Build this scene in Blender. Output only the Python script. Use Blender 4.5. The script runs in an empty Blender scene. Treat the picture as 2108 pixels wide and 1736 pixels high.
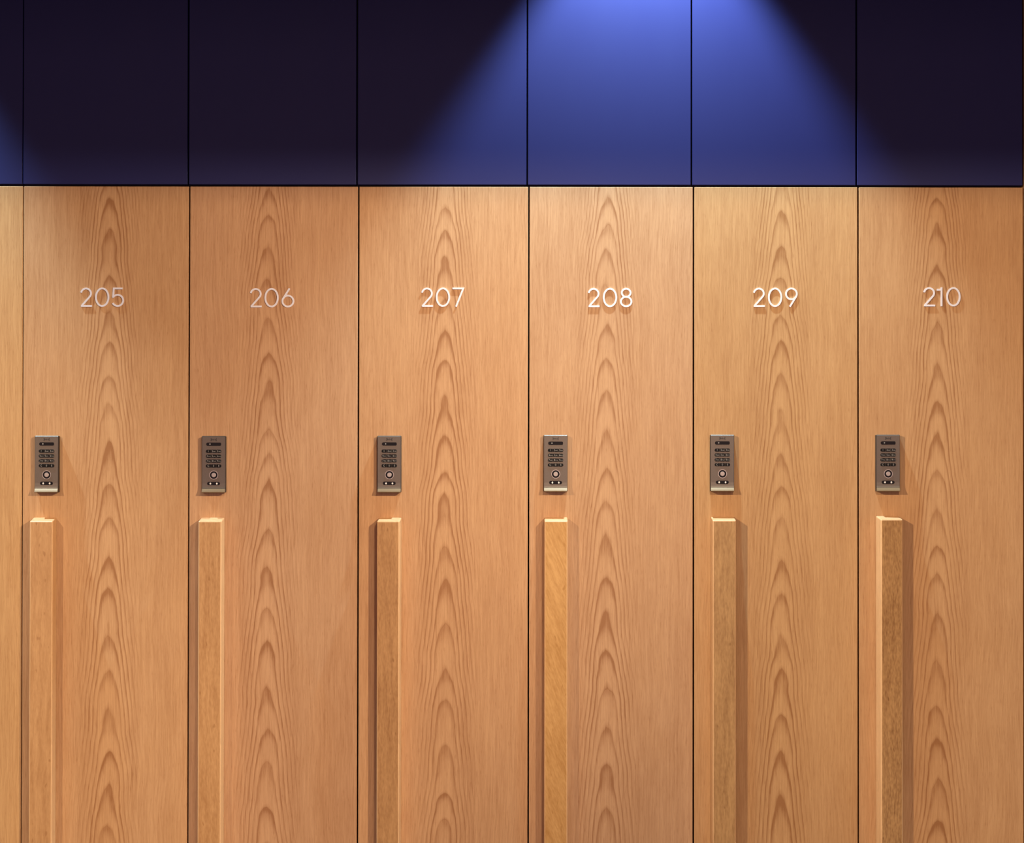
import bpy, bmesh, math, random
from mathutils import Vector, Matrix, Euler

SC = bpy.context.scene
COL = SC.collection
S = 0.00087            # metres per photo pixel on the locker fronts
F = 4350.0             # focal length in pixels
D = F * S              # camera distance
ZC = 1.3289            # height at the middle of the frame
PITCH, ROLL = 0.62, 0.075

# ------------------------------------------------------------------ camera
cam_d = bpy.data.cameras.new('camera')
cam_d.sensor_width = 36.0
cam_d.lens = 36.0 * F / 2108.0
cam_d.clip_start = 0.05
cam = bpy.data.objects.new('camera', cam_d)
COL.objects.link(cam)
ROT = (Matrix.Rotation(math.radians(90 + PITCH), 4, 'X') @ Matrix.Rotation(math.radians(ROLL), 4, 'Z'))
CAMP = Vector((0, -D, ZC - D * math.tan(math.radians(PITCH))))
cam.matrix_world = Matrix.Translation(CAMP) @ ROT
SC.camera = cam


def W(px, py, out=0.0):
    """photo pixel -> (x, z) on the plane that stands `out` metres proud of the doors"""
    d = ROT.to_3x3() @ Vector(((px - 1054) / F, -(py - 868) / F, -1.0))
    t = (-out - CAMP.y) / d.y
    p = CAMP + d * t
    return p.x, p.z


# ------------------------------------------------------------------ colour management
SC.view_settings.view_transform = 'Standard'
SC.view_settings.look = 'None'
SC.view_settings.exposure = 0.0
SC.view_settings.gamma = 1.0
SC.view_settings.use_curve_mapping = False

# ------------------------------------------------------------------ world
wd = bpy.data.worlds.new('world')
SC.world = wd
wd.use_nodes = True
wd.node_tree.nodes['Background'].inputs[0].default_value = (1.0, 0.6, 0.5, 1)
wd.node_tree.nodes['Background'].inputs[1].default_value = 0.05

# ------------------------------------------------------------------ lights
WARM = (1.0, 0.77, 0.52)
COOL = (0.54, 0.77, 0.93)
LAMP_Y = -0.13
CEIL = ZC + (868 + 440) * S + 0.0


def spot(name, loc, target, power, color, size_deg, blend, radius):
    l = bpy.data.lights.new(name, 'SPOT')
    l.energy = power
    l.color = color
    l.spot_size = math.radians(size_deg)
    l.spot_blend = blend
    l.shadow_soft_size = radius
    o = bpy.data.objects.new(name, l)
    o.location = loc
    d = Vector(target) - Vector(loc)
    o.rotation_euler = d.to_track_quat('-Z', 'Y').to_euler()
    COL.objects.link(o)
    return o


def P(px, py, zdist):
    return ((px - 1054) * S, -zdist * S, ZC + (868 - py) * S)


LX = [1335 - 1768, 1335, 1335 + 1768]
for k, lx in enumerate(LX):
    p = P(lx, -425, 150)
    spot('downlight_beam', p, (p[0], p[1], 0), 145, COOL, 73, 0.45, 0.014)

# warm lamps and one added fill over the aisle in front of the lockers
def aisle(name, px, ang, half, power, blend):
    loc = P(px, -330, 3300)
    spot(name, loc, P(px + math.tan(math.radians(ang)) * 3300, 1330, 0), power, WARM, 2 * half, blend, 0.06)


aisle('aisle_lamp_right', 3050, -51.5, 26.5, 400, .7)
aisle('aisle_lamp_left', -1520, 59, 24.5, 475, .8)
aisle('aisle_lamp_low', -1520, 14, 19, 205, .6)
aisle('front_fill', 1640, -3, 26, 142, 1.0)  # added frontal fill that brightens the right-hand doors

# added area light behind the camera, fills the dark navy panels
al = bpy.data.lights.new('rear_fill', 'AREA')
al.shape = 'RECTANGLE'
al.size, al.size_y = 5.0, 1.7
al.energy = 62
al.color = (1.0, .60, .62)
ao = bpy.data.objects.new('rear_fill', al)
ao.location = (0, -5.45, 1.45)
ao.rotation_euler = (math.radians(90), 0, 0)
COL.objects.link(ao)


# ================================================================== materials
def mat(name):
    m = bpy.data.materials.new(name)
    m.use_nodes = True
    nt = m.node_tree
    return m, nt, nt.nodes['Principled BSDF']


class NB:
    """tiny node-building helper"""
    def __init__(self, nt):
        self.nt = nt

    def n(self, t, **kw):
        o = self.nt.nodes.new(t)
        for k, v in kw.items():
            setattr(o, k, v)
        return o

    def link(self, a, b):
        self.nt.links.new(a, b)

    def math(self, op, a, b=None, c=None, clamp=False):
        o = self.n('ShaderNodeMath', operation=op, use_clamp=clamp)
        for i, v in enumerate((a, b, c)):
            if v is None:
                continue
            if isinstance(v, (int, float)):
                o.inputs[i].default_value = v
            else:
                self.link(v, o.inputs[i])
        return o.outputs[0]

    def vec(self, x, y, z):
        o = self.n('ShaderNodeCombineXYZ')
        for i, v in enumerate((x, y, z)):
            if isinstance(v, (int, float)):
                o.inputs[i].default_value = v
            else:
                self.link(v, o.inputs[i])
        return o.outputs[0]

    def noise(self, v, detail=2.0, rough=0.5):
        o = self.n('ShaderNodeTexNoise')
        o.inputs['Scale'].default_value = 1.0
        o.inputs['Detail'].default_value = detail
        o.inputs['Roughness'].default_value = rough
        self.link(v, o.inputs['Vector'])
        return o.outputs['Fac']

    def mix(self, f, a, b, mode='MIX'):
        o = self.n('ShaderNodeMix', data_type='RGBA', blend_type=mode)
        if isinstance(f, (int, float)):
            o.inputs[0].default_value = f
        else:
            self.link(f, o.inputs[0])
        for i, v in ((6, a), (7, b)):
            if isinstance(v, tuple):
                o.inputs[i].default_value = (*v, 1)
            else:
                self.link(v, o.inputs[i])
        return o.outputs[2]


def veneer(name, seed, tint=(1, 1, 1), period=68.0, phase=0.0, rings=True, relief=1.0):
    """book-matched oak veneer; the door's own x=0 is the middle of the cathedral figure"""
    m, nt, bs = mat(name)
    b = NB(nt)
    tc = b.n('ShaderNodeTexCoord')
    sp = b.n('ShaderNodeSeparateXYZ')
    b.link(tc.outputs['Object'], sp.inputs[0])
    x = b.math('MULTIPLY', sp.outputs[0], 1 / S)
    y = b.math('MULTIPLY', sp.outputs[2], -1 / S)
    # slow wander of the figure
    wx = b.math('MULTIPLY', b.math('SUBTRACT', b.noise(b.vec(seed, b.math('MULTIPLY', y, .006), 3.1), 1), .5), 14)
    wx2 = b.math('MULTIPLY', b.math('SUBTRACT', b.noise(b.vec(b.math('MULTIPLY', x, .06), b.math('MULTIPLY', y, .009), seed + 7), 1), .5), 1.6)
    xs = b.math('ADD', b.math('ADD', x, wx), wx2)
    wy = b.math('MULTIPLY', b.math('SUBTRACT', b.noise(b.vec(seed + 4.4, b.math('MULTIPLY', y, .009), .7), 2), .5), 110)
    wy2 = b.math('MULTIPLY', b.math('SUBTRACT', b.noise(b.vec(b.math('MULTIPLY', x, .09), b.math('MULTIPLY', y, .022), seed + 9), 1), .5), 15)
    ys = b.math('ADD', b.math('ADD', y, wy), wy2)
    u = b.math('MULTIPLY', b.math('ABSOLUTE', xs), .84)
    u3 = b.math('POWER', b.math('MINIMUM', u, 19.0), 3.0)
    g = b.math('ADD', b.math('MULTIPLY', u, 1.2), b.math('MULTIPLY', u3, .0082))
    g = b.math('ADD', g, b.math('MULTIPLY', b.math('MAXIMUM', b.math('SUBTRACT', u, 19.0), 0.0), 10.0))
    # growth rings get a little wider towards the foot of the door
    yy = b.math('POWER', b.math('MAXIMUM', b.math('ADD', b.math('SUBTRACT', ys, g), 1600.0), 1.0), 0.5)
    per = period * 0.5 * 1900.0 ** -0.5
    ph = b.math('ADD', b.math('DIVIDE', yy, per), phase)
    t = b.math('FRACT', ph)
    idx = b.math('FLOOR', ph)
    cr = b.n('ShaderNodeValToRGB')
    e = cr.color_ramp.elements
    e[0].position, e[0].color = 0.0, (1, 1, 1, 1)
    e[1].position, e[1].color = 1.0, (.95, .95, .95, 1)
    for pos, v in ((.10, .9), (.22, .52), (.36, .18), (.55, .03), (.86, .02), (.95, .4)):
        q = e.new(pos)
        q.color = (v, v, v, 1)
    b.link(t, cr.inputs[0])
    ring = cr.outputs[0]
    wn = b.n('ShaderNodeTexWhiteNoise', noise_dimensions='1D')
    b.link(b.math('ADD', idx, seed * 13.7), wn.inputs['W'])
    amp = b.math('ADD', b.math('MULTIPLY', wn.outputs['Value'], .6), .55)
    fade = b.n('ShaderNodeMapRange', interpolation_type='SMOOTHSTEP')
    fade.inputs[1].default_value = 14
    fade.inputs[2].default_value = 66
    fade.inputs[3].default_value = 1
    fade.inputs[4].default_value = 0.0
    b.link(u, fade.inputs[0])
    blot = b.noise(b.vec(b.math('MULTIPLY', x, .05), b.math('MULTIPLY', y, .02), seed + 21), 2)
    ringf = b.math('MULTIPLY', b.math('MULTIPLY', ring, amp), fade.outputs[0])
    ringf = b.math('MULTIPLY', ringf, b.math('ADD', b.math('MULTIPLY', blot, 1.1), .35))
    if not rings:
        ringf = b.math('MULTIPLY', ringf, 0.0)
    # straight grain
    s1 = b.noise(b.vec(b.math('MULTIPLY', xs, .27), b.math('MULTIPLY', y, .005), seed + 1), 3, .6)
    s2 = b.noise(b.vec(b.math('MULTIPLY', xs, .60), b.math('MULTIPLY', y, .018), seed + 2), 3, .7)
    s3 = b.noise(b.vec(b.math('MULTIPLY', x, .03), b.math('MULTIPLY', y, .0025), seed + 5), 2)
    cloud = b.noise(b.vec(b.math('MULTIPLY', x, .012), b.math('MULTIPLY', y, .006), seed + 15), 2)
    pore = b.noise(b.vec(b.math('MULTIPLY', x, .7), b.math('MULTIPLY', y, .06), seed + 6), 1)
    pm = b.n('ShaderNodeMapRange')
    pm.inputs[1].default_value, pm.inputs[2].default_value = .60, .74
    b.link(pore, pm.inputs[0])
    f = b.math('MULTIPLY', b.math('SUBTRACT', s1, .5), .6 * relief)
    f = b.math('ADD', f, b.math('MULTIPLY', b.math('SUBTRACT', s2, .5), 1.25 * relief))
    f = b.math('ADD', f, b.math('MULTIPLY', b.math('SUBTRACT', s3, .5), .4))
    f = b.math('ADD', f, b.math('MULTIPLY', b.math('SUBTRACT', cloud, .5), .3))
    f = b.math('ADD', f, b.math('MULTIPLY', pm.outputs[0], .24 * relief))
    f = b.math('ADD', f, b.math('MULTIPLY', ringf, .98))
    core = b.n('ShaderNodeMapRange', interpolation_type='SMOOTHSTEP')      # paler early wood inside the arches
    for k_, v_ in ((1, 14), (2, 46), (3, -.13 if rings else 0), (4, 0)):
        core.inputs[k_].default_value = v_
    b.link(u, core.inputs[0])
    f = b.math('ADD', f, core.outputs[0])
    f = b.math('ADD', f, .27, clamp=True)
    light = tuple(a * k for a, k in zip((.582, .347, .178), tint))
    dark = tuple(a * k for a, k in zip((.335, .155, .062), tint))
    c = b.mix(f, light, dark)
    # slight hue drift between pinkish and golden patches
    hue = b.noise(b.vec(b.math('MULTIPLY', x, .02), b.math('MULTIPLY', y, .01), seed + 31), 3)
    c = b.mix(b.math('MULTIPLY', b.math('SUBTRACT', hue, .35), .8, clamp=True), c, (.96, .93, .84), 'MULTIPLY')
    b.link(c, bs.inputs['Base Color'])
    bs.inputs['Roughness'].default_value = .55
    bs.inputs['Specular IOR Level'].default_value = .3
    bmp = b.n('ShaderNodeBump')
    bmp.inputs['Strength'].default_value = .08
    bmp.inputs['Distance'].default_value = .0004
    b.link(s1, bmp.inputs['Height'])
    b.link(bmp.outputs[0], bs.inputs['Normal'])
    return m


def solid_wood(name, seed, light, dark, skew=0.0, flecks=0.5):
    m, nt, bs = mat(name)
    b = NB(nt)
    tc = b.n('ShaderNodeTexCoord')
    sp = b.n('ShaderNodeSeparateXYZ')
    b.link(tc.outputs['Object'], sp.inputs[0])
    x0 = b.math('MULTIPLY', b.math('ADD', sp.outputs[0], sp.outputs[1]), 1 / S)
    y = b.math('MULTIPLY', sp.outputs[2], -1 / S)
    x = b.math('ADD', x0, b.math('MULTIPLY', y, -skew))
    w = b.math('MULTIPLY', b.math('SUBTRACT', b.noise(b.vec(b.math('MULTIPLY', x0, .03), b.math('MULTIPLY', y, .012), seed), 2), .5), 22)
    xw = b.math('ADD', x, w)
    s1 = b.noise(b.vec(b.math('MULTIPLY', xw, .16), b.math('MULTIPLY', y, .010), seed + 1), 4, .6)
    s2 = b.noise(b.vec(b.math('MULTIPLY', x, .5), b.math('MULTIPLY', y, .05), seed + 2), 2)
    fl = b.noise(b.vec(b.math('MULTIPLY', x, .33), b.math('MULTIPLY', y, .09), seed + 3), 1)
    big = b.noise(b.vec(b.math('MULTIPLY', x0, .02), b.math('MULTIPLY', y, .006), seed + 4), 2)
    f = b.math('MULTIPLY', b.math('SUBTRACT', s1, .5), 1.5)
    f = b.math('ADD', f, b.math('MULTIPLY', b.math('SUBTRACT', s2, .5), .5))
    f = b.math('ADD', f, b.math('MULTIPLY', b.math('SUBTRACT', fl, .5), flecks * 1.6))
    f = b.math('ADD', f, b.math('MULTIPLY', b.math('SUBTRACT', big, .5), .9))
    kn = b.noise(b.vec(b.math('MULTIPLY', x0, .17), b.math('MULTIPLY', y, .06), seed + 8), 0)
    km = b.n('ShaderNodeMapRange')
    km.inputs[1].default_value, km.inputs[2].default_value = .78, .86
    b.link(kn, km.inputs[0])
    f = b.math('ADD', f, b.math('MULTIPLY', km.outputs[0], .6))
    f = b.math('ADD', f, .42, clamp=True)
    b.link(b.mix(f, light, dark), bs.inputs['Base Color'])
    bs.inputs['Roughness'].default_value = .42
    bs.inputs['Specular IOR Level'].default_value = .4
    return m


def navy():
    m, nt, bs = mat('navy_lacquer')
    b = NB(nt)
    tc = b.n('ShaderNodeTexCoord')
    v = tc.outputs['Object']
    mp = b.n('ShaderNodeMapping')
    mp.inputs['Scale'].default_value = (6, 6, 2.2)
    mp.inputs['Rotation'].default_value = (0, .5, 0)
    b.link(v, mp.inputs[0])
    sm = b.noise(mp.outputs[0], 4, .6)
    # dust specks
    vo = b.n('ShaderNodeTexVoronoi')
    vo.inputs['Scale'].default_value = 26
    b.link(v, vo.inputs['Vector'])
    near = b.math('LESS_THAN', vo.outputs['Distance'], .035)
    pick = b.n('ShaderNodeSeparateColor')
    b.link(vo.outputs['Color'], pick.inputs[0])
    dust = b.math('MULTIPLY', near, b.math('GREATER_THAN', pick.outputs[0], .93))
    c = b.mix(b.math('MULTIPLY', sm, .5), (.0062, .0090, .094), (.0078, .0112, .107))
    c = b.mix(b.math('MULTIPLY', dust, .35), c, (.30, .33, .42))
    b.link(c, bs.inputs['Base Color'])
    rr = b.n('ShaderNodeMapRange')
    rr.inputs[3].default_value, rr.inputs[4].default_value = .52, .62
    b.link(sm, rr.inputs[0])
    b.link(rr.outputs[0], bs.inputs['Roughness'])
    bs.inputs['Specular IOR Level'].default_value = .40
    return m


def plain(name, col, rough=.5, metal=0.0, spec=.5, noise_scale=None, noise_amt=.1):
    m, nt, bs = mat(name)
    b = NB(nt)
    bs.inputs['Roughness'].default_value = rough
    bs.inputs['Metallic'].default_value = metal
    bs.inputs['Specular IOR Level'].default_value = spec
    if noise_scale:
        tc = b.n('ShaderNodeTexCoord')
        mp = b.n('ShaderNodeMapping')
        mp.inputs['Scale'].default_value = noise_scale
        b.link(tc.outputs['Object'], mp.inputs[0])
        nz = b.noise(mp.outputs[0], 3, .6)
        lo = tuple(max(0, c * (1 - noise_amt)) for c in col)
        hi = tuple(min(1, c * (1 + noise_amt)) for c in col)
        b.link(b.mix(nz, lo, hi), bs.inputs['Base Color'])
    else:
        bs.inputs['Base Color'].default_value = (*col, 1)
    return m


NAVY = navy()
CARCASS = plain('carcass_laminate', (.030, .022, .018), .6, noise_scale=(30, 30, 3))
GAPDARK = plain('dark_backing_board', (.008, .007, .010), .8, noise_scale=(10, 10, 10))
STEEL = plain('satin_aluminium_digit', (.70, .70, .73), .42, .25, .5, noise_scale=(400, 400, 400), noise_amt=.05)
HOUSING = plain('black_plastic_housing', (.022, .017, .014), .5, noise_scale=(900, 900, 900))
PLATE = plain('bead_blasted_metal', (.132, .108, .088), .46, .6, .5, noise_scale=(1500, 1500, 1500), noise_amt=.22)
LIPM = plain('champagne_metal_lip', (.27, .175, .088), .45, .4, .5, noise_scale=(1500, 1500, 1500))
BLACK = plain('gloss_black_window', (.003, .003, .003), .3, 0, .15, noise_scale=(50, 50, 50))
KEYM = plain('black_rubber_key', (.004, .004, .004), .5, 0, .15, noise_scale=(500, 500, 500))
LEGEND = plain('white_printing', (.30, .29, .27), .5)
LOGOM = plain('dark_printing', (.03, .022, .018), .5)
RINGM = plain('polished_ring', (.42, .37, .33), .35, .6)
DISC = plain('reader_disc_metal', (.36, .31, .28), .4, .5, noise_scale=(1200, 1200, 1200), noise_amt=.1)
WHITE = plain('white_icon', (.80, .77, .70), .4)
FLOORM = plain('grey_floor', (.20, .17, .15), .5, noise_scale=(3, 3, 3))
CEILM = plain('dark_ceiling_paint', (.10, .085, .075), .8, noise_scale=(4, 4, 4))
WALLM = plain('wall_paint', (.34, .26, .21), .8, noise_scale=(3, 3, 3), noise_amt=.05)


# ================================================================== geometry
def finish(bm, name, m, parent=None, loc=(0, 0, 0), smooth=False):
    bmesh.ops.recalc_face_normals(bm, faces=bm.faces)
    me = bpy.data.meshes.new(name)
    bm.to_mesh(me)
    bm.free()
    ms = m if isinstance(m, (list, tuple)) else [m]
    for k in ms:
        me.materials.append(k)
    if smooth:
        for p in me.polygons:
            p.use_smooth = True
    o = bpy.data.objects.new(name, me)
    COL.objects.link(o)
    o.location = loc
    if parent:
        o.parent = parent
    return o


def box(bm, x0, x1, y0, y1, z0, z1, bev=0.0, seg=2, mi=0):
    vs = [bm.verts.new(c) for c in ((x0, y0, z0), (x1, y0, z0), (x1, y1, z0), (x0, y1, z0),
                                    (x0, y0, z1), (x1, y0, z1), (x1, y1, z1), (x0, y1, z1))]
    fs = [bm.faces.new([vs[i] for i in q]) for q in
          ((0, 1, 5, 4), (1, 2, 6, 5), (2, 3, 7, 6), (3, 0, 4, 7), (4, 5, 6, 7), (3, 2, 1, 0))]
    for f in fs:
        f.material_index = mi
    if bev:
        es = list({e for f in fs for e in f.edges})
        bmesh.ops.bevel(bm, geom=es, offset=bev, segments=seg, profile=.5, affect='EDGES')


def prism(bm, pts, y0, y1, mi=0, bev=0):
    """closed outline pts (x,z) extruded from y0 (front, more negative) to y1"""
    a = [bm.verts.new((p[0], y0, p[1])) for p in pts]
    c = [bm.verts.new((p[0], y1, p[1])) for p in pts]
    n = len(pts)
    fs = [bm.faces.new(a), bm.faces.new(list(reversed(c)))]
    for i in range(n):
        j = (i + 1) % n
        fs.append(bm.faces.new((a[i], c[i], c[j], a[j])))
    for f in fs:
        f.material_index = mi
    if bev:
        bmesh.ops.bevel(bm, geom=list(fs[0].edges), offset=bev, segments=2, profile=.5, affect='EDGES')


def pill(cx, cz, w, h, rl=None, rr=None, n=6):
    """rounded bar outline; rl / rr are the corner radii of the left and right end"""
    rl = h / 2 if rl is None else rl
    rr = h / 2 if rr is None else rr
    pts = []
    for (sx, sz, r, a0) in ((1, 1, rr, 0), (-1, 1, rl, 90), (-1, -1, rl, 180), (1, -1, rr, 270)):
        r = max(r, .00001)
        px, pz = cx + sx * (w / 2 - r), cz + sz * (h / 2 - r)
        for k in range(n + 1):
            a = math.radians(a0 + 90 * k / n)
            q = (px + r * math.cos(a), pz + r * math.sin(a))
            if not pts or (abs(pts[-1][0] - q[0]) + abs(pts[-1][1] - q[1])) > 1e-7:
                pts.append(q)
    if abs(pts[0][0] - pts[-1][0]) + abs(pts[0][1] - pts[-1][1]) < 1e-7:
        pts.pop()
    return pts


def circle(cx, cz, r, n=32):
    return [(cx + r * math.cos(2 * math.pi * k / n), cz + r * math.sin(2 * math.pi * k / n)) for k in range(n)]


def annulus(bm, cx, cz, r0, r1, y0, y1, n=36, mi=0):
    rings = []
    for (r, y) in ((r0, y1), (r1, y1), (r1, y0), (r0, y0)):
        rings.append([bm.verts.new((p[0], y, p[1])) for p in circle(cx, cz, r, n)])
    for a in range(4):
        A, B = rings[a], rings[(a + 1) % 4]
        for k in range(n):
            f = bm.faces.new((A[k], A[(k + 1) % n], B[(k + 1) % n], B[k]))
            f.material_index = mi


def ribbon(bm, pts, w, y0, y1, closed=False, mi=0):
    """a stroke of width w along pts (x,z), given thickness"""
    n = len(pts)
    P_ = [Vector((p[0], p[1])) for p in pts]
    L, R = [], []
    for i in range(n):
        if closed:
            d0, d1 = P_[i] - P_[i - 1], P_[(i + 1) % n] - P_[i]
        else:
            d0 = P_[i] - P_[i - 1] if i else P_[1] - P_[0]
            d1 = P_[i + 1] - P_[i] if i < n - 1 else P_[-1] - P_[-2]
        d0.normalize()
        d1.normalize()
        n0, n1 = Vector((-d0.y, d0.x)), Vector((-d1.y, d1.x))
        m_ = n0 + n1
        if m_.length < .2:
            m_ = n1
        m_.normalize()
        k = min(2.6, 1 / max(.3, m_.dot(n1)))
        L.append(P_[i] + m_ * w / 2 * k)
        R.append(P_[i] - m_ * w / 2 * k)
    V = [[bm.verts.new((q.x, y, q.y)) for q in row] for row, y in ((L, y0), (R, y0), (R, y1), (L, y1))]
    rng = range(n) if closed else range(n - 1)
    for i in rng:
        j = (i + 1) % n
        for a in range(4):
            f = bm.faces.new((V[a][i], V[a][j], V[(a + 1) % 4][j], V[(a + 1) % 4][i]))
            f.material_index = mi
    if not closed:
        for i in (0, n - 1):
            f = bm.faces.new([V[a][i] for a in range(4)])
            f.material_index = mi


def arc(cx, cy, rx, ry, a0, a1, n=18):
    return [(cx + rx * math.cos(math.radians(a0 + (a1 - a0) * k / n)),
             cy + ry * math.sin(math.radians(a0 + (a1 - a0) * k / n))) for k in range(n + 1)]


# strokes in a box 40 high, y down; each entry: (strokes, width)
GLYPH = {
    '0': ([(arc(14.8, 20, 12.9, 18.1, 0, 360, 40)[:-1], True)], 29.6),
    '1': ([([(10.7, .6), (10.7, 39.6)], False), ([(1.0, 5.6), (10.7, 5.6)], False)], 13),
    '2': ([(arc(11.6, 12.2, 10.1, 10.1, 188, 402, 22) + [(3.4, 36.9)], False), ([(1.2, 38.0), (24, 38.0)], False)], 24),
    '5': ([([(22.8, 2.0), (4.6, 2.0), (3.2, 21.0)], False), (arc(12.6, 26.6, 11.4, 11.5, 219, 512, 26), False)], 25.5),
    '6': ([(arc(13.2, 27.0, 11.3, 11.2, 0, 360, 32)[:-1], True), ([(16.6, .8), (3.6, 21.6)], False)], 26),
    '7': ([([(.8, 2.0), (23.0, 2.0), (8.2, 39.6)], False)], 25),
    '8': ([(arc(12.6, 10.3, 9.0, 8.4, 0, 360, 28)[:-1], True), (arc(12.6, 28.3, 10.8, 9.8, 0, 360, 30)[:-1], True)], 25),
    '9': ([(arc(12.8, 13.0, 11.1, 11.1, 0, 360, 32)[:-1], True), ([(22.6, 18.2), (9.6, 39.4)], False)], 25.5),
}

FONTCACHE = {}


def text_tris(txt, size):
    """outline of a short text as a list of triangles (x, z)"""
    key = (txt, size)
    if key in FONTCACHE:
        return FONTCACHE[key]
    cu = bpy.data.curves.new('t', 'FONT')
    cu.body = txt
    cu.size = size
    cu.align_x = 'CENTER'
    cu.align_y = 'CENTER'
    o = bpy.data.objects.new('t', cu)
    COL.objects.link(o)
    dg = bpy.context.evaluated_depsgraph_get()
    me = bpy.data.meshes.new_from_object(o.evaluated_get(dg))
    me.calc_loop_triangles()
    tr = [[(me.vertices[i].co.x, me.vertices[i].co.y) for i in t.vertices] for t in me.loop_triangles]
    bpy.data.objects.remove(o)
    bpy.data.curves.remove(cu)
    bpy.data.meshes.remove(me)
    FONTCACHE[key] = tr
    return tr


def put_text(bm, txt, size, cx, cz, y, mi):
    for t in text_tris(txt, size):
        f = bm.faces.new([bm.verts.new((cx + p[0], y, cz + p[1])) for p in t])
        f.material_index = mi


def tag(o, label=None, cat=None, group=None, kind=None):
    if label: o['label'] = label
    if cat: o['category'] = cat
    if group: o['group'] = group
    if kind: o['kind'] = kind
    return o


def structure(name, bm, m):
    o = finish(bm, name, m)
    o['kind'] = 'structure'
    return o


# ------------------------------------------------------------------ the room
X0, X1, Y1, YB = -3.4, 5.0, -5.6, 0.50
bm = bmesh.new(); box(bm, X0, X1, Y1, YB, -.1, 0); structure('floor', bm, FLOORM)
bm = bmesh.new(); box(bm, X0, X1, Y1, YB, CEIL, CEIL + .1); structure('ceiling', bm, CEILM)
bm = bmesh.new(); box(bm, X0, X1, YB, YB + .1, 0, CEIL); structure('wall_back', bm, WALLM)
bm = bmesh.new(); box(bm, X0 - .1, X0, Y1, YB, 0, CEIL); structure('wall_left', bm, WALLM)
bm = bmesh.new(); box(bm, X1, X1 + .1, Y1, YB, 0, CEIL); structure('wall_right', bm, WALLM)
bm = bmesh.new(); box(bm, X0, X1, Y1 - .1, Y1, 0, CEIL); structure('wall_front', bm, WALLM)

# unseen bar added under the ceiling to keep aisle light off the navy panels
bx = P(0, 20, 1500)
bm = bmesh.new(); box(bm, X0 + .001, X1 - .001, bx[1] - .12, bx[1], bx[2], CEIL - .0005); structure('light_blocker', bm, CEILM)

# ------------------------------------------------------------------ lockers
NUMS = [204, 205, 206, 207, 208, 209, 210]
seam_w = [-296, 45.9, 388.2, 737.0, 1088.0, 1427.6, 1766.9, 2107.4]      # joints between the oak doors
seam_b = [-296, 47.6, 387.9, 735.1, 1085.2, 1423.7, 1762.9, 2105.6]     # joints between the navy panels
grain_x = [-120, 224, 551, 917, 1249, 1608, 1929]
GAPW = [2.6, 1.7, 3.0, 3.0, 2.8, 3.2, 3.0, 1.6]                           # joint widths in photo pixels
TOPY, PANEL_BOT = 384.8, 380.6
TZ = W(1054, TOPY)[1]
PB = W(1054, PANEL_BOT)[1]
DOOR_T = .018
BASE = .09

tints = [(1.03, 1.05, .92), (1.0, 1.0, .97), (.98, .965, 1.0), (1.03, 1.0, .97), (1.02, 1.03, 1.07), (1.0, .99, .86), (.96, .93, .84)]
phases = [.1, .55, .2, .75, .05, .4, .9]
oaks = [veneer('oak_veneer', 11.3 + 17.1 * i, tints[i], 70, phases[i]) for i in range(7)]
OAK_END = veneer('oak_end_veneer', 77.7, (.95, .93, .9), rings=False)

# handle: front-face left x, right x, top y in the photo, turn in degrees about the upright
HANDLES = {205: (60.5, 108.5, 1071.0, -1.0), 206: (407.5, 456.0, 1071.0, -3.0), 207: (775.5, 822.5, 1071.0, -4.0),
           208: (1120.5, 1168.8, 1070.5, 0.0), 209: (1467.0, 1515.5, 1069.3, 1.0), 210: (1812.8, 1859.8, 1067.5, 9.0)}
HW = {205: ((.60, .345, .150), (.40, .20, .075), 0, .35), 206: ((.58, .325, .135), (.37, .175, .058), .03, .5),
      207: ((.53, .290, .115), (.32, .150, .048), .0, .6), 208: ((.64, .365, .128), (.46, .230, .060), .35, .7),
      209: ((.53, .315, .125), (.31, .160, .052), .0, .6), 210: ((.52, .30, .12), (.27, .13, .045), .0, .9)}
KEYPADS = {205: (96.0, 897.3), 206: (440.0, 897.8), 207: (801.5, 897.3), 208: (1143.8, 895.8), 209: (1487.0, 895.2), 210: (1828.2, 895.2)}
DIGITS = {205: ((165.5, 195.6, 229.6), 592.0), 206: ((514.8, 544.3, 579.5), 593.0), 207: ((867.4, 897.0, 930.6), 592.0),
          208: ((1210.4, 1240.9, 1276.4), 592.6), 209: ((1550.6, 1580.8, 1616.4), 592.2), 210: ((1901.2, 1927.6, 1948.0), 591.2)}
HP = 31 * S           # how far the handles stand out
KP = 13.5 * S         # how far the lock plates stand out
LEG = ['1', '2ABC', '3DEF', '4GHI', '5JKL', '6MNO', '7PRS', '8TUV', '9XYZ', 'C', '0', 'E']


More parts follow.
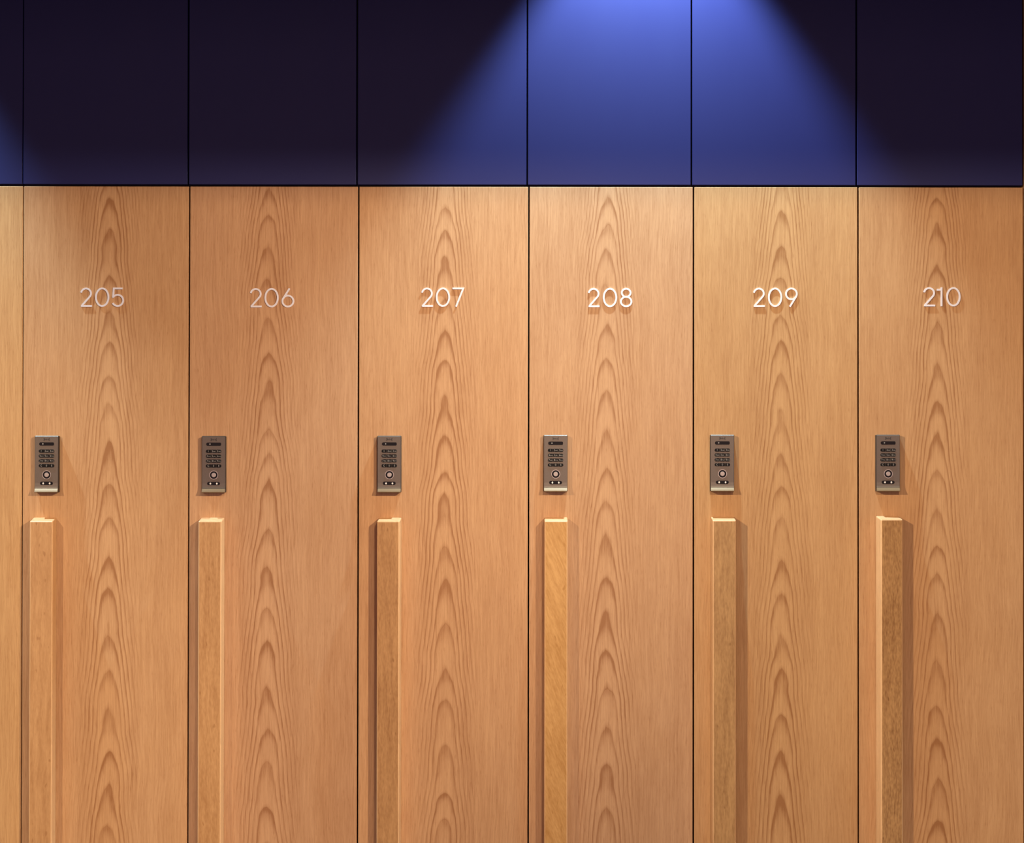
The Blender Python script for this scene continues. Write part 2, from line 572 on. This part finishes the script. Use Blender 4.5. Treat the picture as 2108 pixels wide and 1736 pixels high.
def build_keypad(parent, cx_px, top_px):
    cx, ztop = W(cx_px, top_px, KP)
    px = parent.location.x
    pz = parent.location.z
    u = S * (D - KP) / D
    body = bmesh.new()
    # black housing, a touch narrower than the plate
    w = 46.6 * u
    prism(body, pill(0, -58.5 * u, w + 2.4 * u, 116 * u, 1.2 * u, 1.2 * u, 4), -KP + 1.9 * u, 0)
    k = finish(body, 'keypad_lock', HOUSING, parent, (cx - px, 0, ztop - pz))
    # face plate: flat, then kicks outward in a lip at the foot
    plate_prof = [(0, 2.2), (0, 2.0), (1.8, 0), (98, 0), (105, -.4), (108.6, -1.3), (108.6, 2.2)]
    lip_prof = [(108.9, 3.2), (108.9, -1.4), (112.6, -4.0), (115.2, -5.6), (116.6, -5.2), (117.0, 3.2)]
    for prof, nm, mm in ((plate_prof, 'faceplate', PLATE), (lip_prof, 'pull_lip', LIPM)):
        fb = bmesh.new()
        a, c = [], []
        for (zz, yy) in prof:
            yv = -KP + yy * u
            a.append(fb.verts.new((-w / 2 - .3 * u, yv, -zz * u)))
            c.append(fb.verts.new((w / 2 + .3 * u, yv, -zz * u)))
        n = len(prof)
        fb.faces.new(a)
        fb.faces.new(list(reversed(c)))
        for i in range(n):
            j = (i + 1) % n
            fb.faces.new((a[i], c[i], c[j], a[j]))
        o_ = finish(fb, nm, mm, k)
        if nm == 'pull_lip':
            o_['label'] = 'brass-coloured lip along the foot of the lock'
    y = -KP
    # maker's mark
    lb = bmesh.new()
    for sgn in (-1, 1):
        ribbon(lb, [(sgn * (6.4 - 1.6 * math.cos(t)) * u, (-7.6 + 2.6 * math.sin(t)) * u) for t in [math.radians(q) for q in (-80, -45, 0, 45, 80)]], 1.6 * u, y - .25 * u, y + .1 * u)
    ribbon(lb, [(-3.4 * u, -9.4 * u), (-3.4 * u, -6.2 * u), (-1.2 * u, -8.4 * u), (.6 * u, -6.2 * u), (.6 * u, -9.4 * u)], 1.1 * u, y - .22 * u, y + .1 * u)
    ribbon(lb, [(3.9 * u, -6.4 * u), (2.2 * u, -7.8 * u), (3.9 * u, -9.2 * u)], 1.0 * u, y - .22 * u, y + .1 * u)
    finish(lb, 'maker_mark', LOGOM, k)
    # display window with its little symbol
    db = bmesh.new()
    prism(db, pill(0, -17.0 * u, 30.5 * u, 6.8 * u, 3.2 * u, 2.2 * u), y - .4 * u, y + .3 * u)
    prism(db, circle(-7.6 * u, -16.8 * u, 1.4 * u, 10), y - .6 * u, y - .3 * u, 1)
    finish(db, 'display', [BLACK, LEGEND], k)
    i = 0
    for r in range(4):
        for q in range(3):
            kb = bmesh.new()
            kx, kz = (q - 1) * 10.75 * u, -(31.6 + 10.05 * r) * u
            prism(kb, pill(kx, kz, 10.2 * u, 6.5 * u, (3.0 if q == 0 else .7) * u, (3.0 if q == 2 else .7) * u, 4), y - 1.1 * u, y + .2 * u, bev=.35 * u)
            t = LEG[i]
            put_text(kb, t[0], 5.4 * u, kx + (-2.4 * u if len(t) > 1 else 0), kz, y - 1.2 * u, 1)
            if len(t) > 1:
                put_text(kb, t[1:], 3.1 * u, kx + 1.9 * u, kz - .5 * u, y - 1.2 * u, 1)
            finish(kb, 'key', [KEYM, LEGEND], k)
            i += 1
    rb = bmesh.new()
    annulus(rb, .3 * u, -80.5 * u, 8.0 * u, 9.0 * u, y - .9 * u, y + .2 * u)
    finish(rb, 'reader_rim', RINGM, k)
    rb = bmesh.new()
    prism(rb, circle(.3 * u, -80.5 * u, 8.1 * u), y - .35 * u, y + .2 * u)
    finish(rb, 'card_reader', BLACK, k)
    rb = bmesh.new()
    prism(rb, circle(.3 * u, -80.5 * u, 4.7 * u, 28), y - 1.2 * u, y - .3 * u, bev=.4 * u)
    finish(rb, 'reader_button', DISC, k)
    sb = bmesh.new()
    prism(sb, pill(0, -98.0 * u, 26.5 * u, 7.0 * u), y - .35 * u, y + .3 * u)
    for sgn in (-1, 1):
        prism(sb, [(sgn * 6.6 * u + 1.9 * u * a_, -98.0 * u + 2.3 * u * b_) for a_, b_ in ((0, 1), (-1, .1), (-.4, -.9), (.6, -.8), (1, .2))], y - .6 * u, y - .3 * u, 1)
    finish(sb, 'status_bar', [BLACK, WHITE], k)


LIT_EDGE = solid_wood('pale_lit_edge_wood', 5.5, (.76, .47, .235), (.62, .36, .165))  # paler wood colour that also carries the edge highlights


def build_locker(i):
    num = NUMS[i]
    l = W(seam_w[i], 1060)[0] + GAPW[i] / 2 * S
    r = W(seam_w[i + 1], 1060)[0] - GAPW[i + 1] / 2 * S
    cx = W(grain_x[i], 1060)[0]
    e = bpy.data.objects.new('locker', None)
    COL.objects.link(e)
    e.location = (cx, 0, 0)
    e.empty_display_size = .1
    # carcass behind the door
    bm_ = bmesh.new()
    box(bm_, l - cx + .0004, r - cx - .0004, DOOR_T + .002, .46, 0, TZ - .002)
    finish(bm_, 'carcass', CARCASS, e)
    bm_ = bmesh.new()
    box(bm_, l - cx, r - cx, 0, DOOR_T, BASE - TZ, 0, .0009, 2)
    finish(bm_, 'door', oaks[i], e, (0, 0, TZ))
    if num == 204:
        return e
    # handle: a stout square bar, its lower end below the frame
    hl, hr, ht, yaw = HANDLES[num]
    xa, za = W(hl, 1200, HP)
    xb, _ = W(hr, 1200, HP)
    zt = W((hl + hr) / 2, ht - 4.0, HP)[1]
    wd_ = xb - xa
    hb = bmesh.new()
    box(hb, -wd_ / 2, wd_ / 2, -HP, 0, .32 - zt, 0)
    for v in hb.verts:                      # the top end is cut sloping towards the front
        if v.co.z > -.001 and v.co.y < -.001:
            v.co.z -= 6.0 * S
    bmesh.ops.bevel(hb, geom=[e_ for e_ in hb.edges if abs(e_.verts[0].co.y - e_.verts[1].co.y) > .001 or e_.verts[0].co.y < -.001],
                    offset=2.4 * S, segments=3, profile=.5, affect='EDGES')
    bmesh.ops.recalc_face_normals(hb, faces=hb.faces)
    hb.normal_update()
    for f_ in hb.faces:                     # paler wood on flanks, arrises and end also paints in their lit edges
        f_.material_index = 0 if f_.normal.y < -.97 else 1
    ho = finish(hb, 'handle', [solid_wood('handle_wood', 3.3 * num, *HW[num]), LIT_EDGE], e, ((xa + xb) / 2 - cx, .0, zt))
    if yaw:
        a = math.radians(yaw)
        ho.rotation_euler = (0, 0, a)
        # keep the front face where the photo shows it, and the back edge on the door
        ho.location.x -= HP * math.sin(a)
        ho.location.y -= 0.0
    # number
    xs, yt = DIGITS[num]
    P0 = 2.0 * S
    for ch, xl in zip(str(num), xs):
        gx, gz = W(xl, yt, P0)
        gb = bmesh.new()
        for q, (pts, closed) in enumerate(GLYPH[ch][0]):     # the strokes differ by a hair in thickness so that no faces coincide
            ribbon(gb, [(p[0] * S, -p[1] * S) for p in pts], 3.7 * S, -P0 - q * .00006, .0001 + q * .0001, closed)
        finish(gb, 'digit', STEEL, e, (gx - cx, 0, gz))
    build_keypad(e, *KEYPADS[num])
    return e


lockers = [build_locker(i) for i in range(7)]
loc_labels = {
    204: 'edge of an oak veneer locker door at far left, no number in view',
    205: 'oak veneer locker numbered 205 with pale square handle and keypad lock',
    206: 'pinkish oak veneer locker numbered 206 with wooden bar handle and keypad lock',
    207: 'oak veneer locker numbered 207 with dark shadow left of its handle',
    208: 'pale oak veneer locker numbered 208, under the spotlight, with golden handle',
    209: 'golden oak veneer locker numbered 209 with wooden handle and keypad lock',
    210: 'orange-brown oak veneer locker numbered 210 at the right, dark streaky handle',
}
for i, o in enumerate(lockers):
    tag(o, loc_labels[NUMS[i]], 'locker', 'tall oak lockers in a row')

# ------------------------------------------------------------------ navy panels above
pan_labels = {
    204: 'sliver of navy blue panel at the far left edge above the unnumbered oak door',
    205: 'dark navy blue panel above locker 205',
    206: 'dark navy blue panel above locker 206',
    207: 'navy blue panel above locker 207, lower right corner lit by the spotlight',
    208: 'bright blue panel above locker 208, most strongly lit by the spotlight',
    209: 'navy blue panel above locker 209, lit on the left and dark at upper right',
    210: 'dark navy blue panel above locker 210, rightmost of the row',
}
for i in range(7):
    l = W(seam_b[i], 190)[0] + GAPW[i] / 2 * S
    r = W(seam_b[i + 1], 190)[0] - GAPW[i + 1] / 2 * S
    bm = bmesh.new()
    cx = (l + r) / 2
    box(bm, l - cx, r - cx, 0, DOOR_T, 0, CEIL - .012 - PB, .0008, 2)
    o = finish(bm, 'navy_panel', NAVY, None, (cx, 0, PB))
    tag(o, pan_labels[NUMS[i]], 'panel', 'navy panels above the lockers')
xl = W(seam_b[0], 190)[0]
xr = W(seam_b[-1], 190)[0]
bm = bmesh.new()
box(bm, xl, xr, DOOR_T, YB, TZ + .0005, CEIL - .001)
structure('trim_1', bm, GAPDARK)

# end panel of the run, only its edge shows at the right border
bm = bmesh.new()
ex = W(2107.4, 600)[0] + .0008
box(bm, 0, .02, -.0006, YB, 0, CEIL - .002, .0008)
tag(finish(bm, 'end_panel', OAK_END, None, (ex, 0, 0)), 'thin edge of an upright wooden end panel at the right border of the lockers', 'panel')
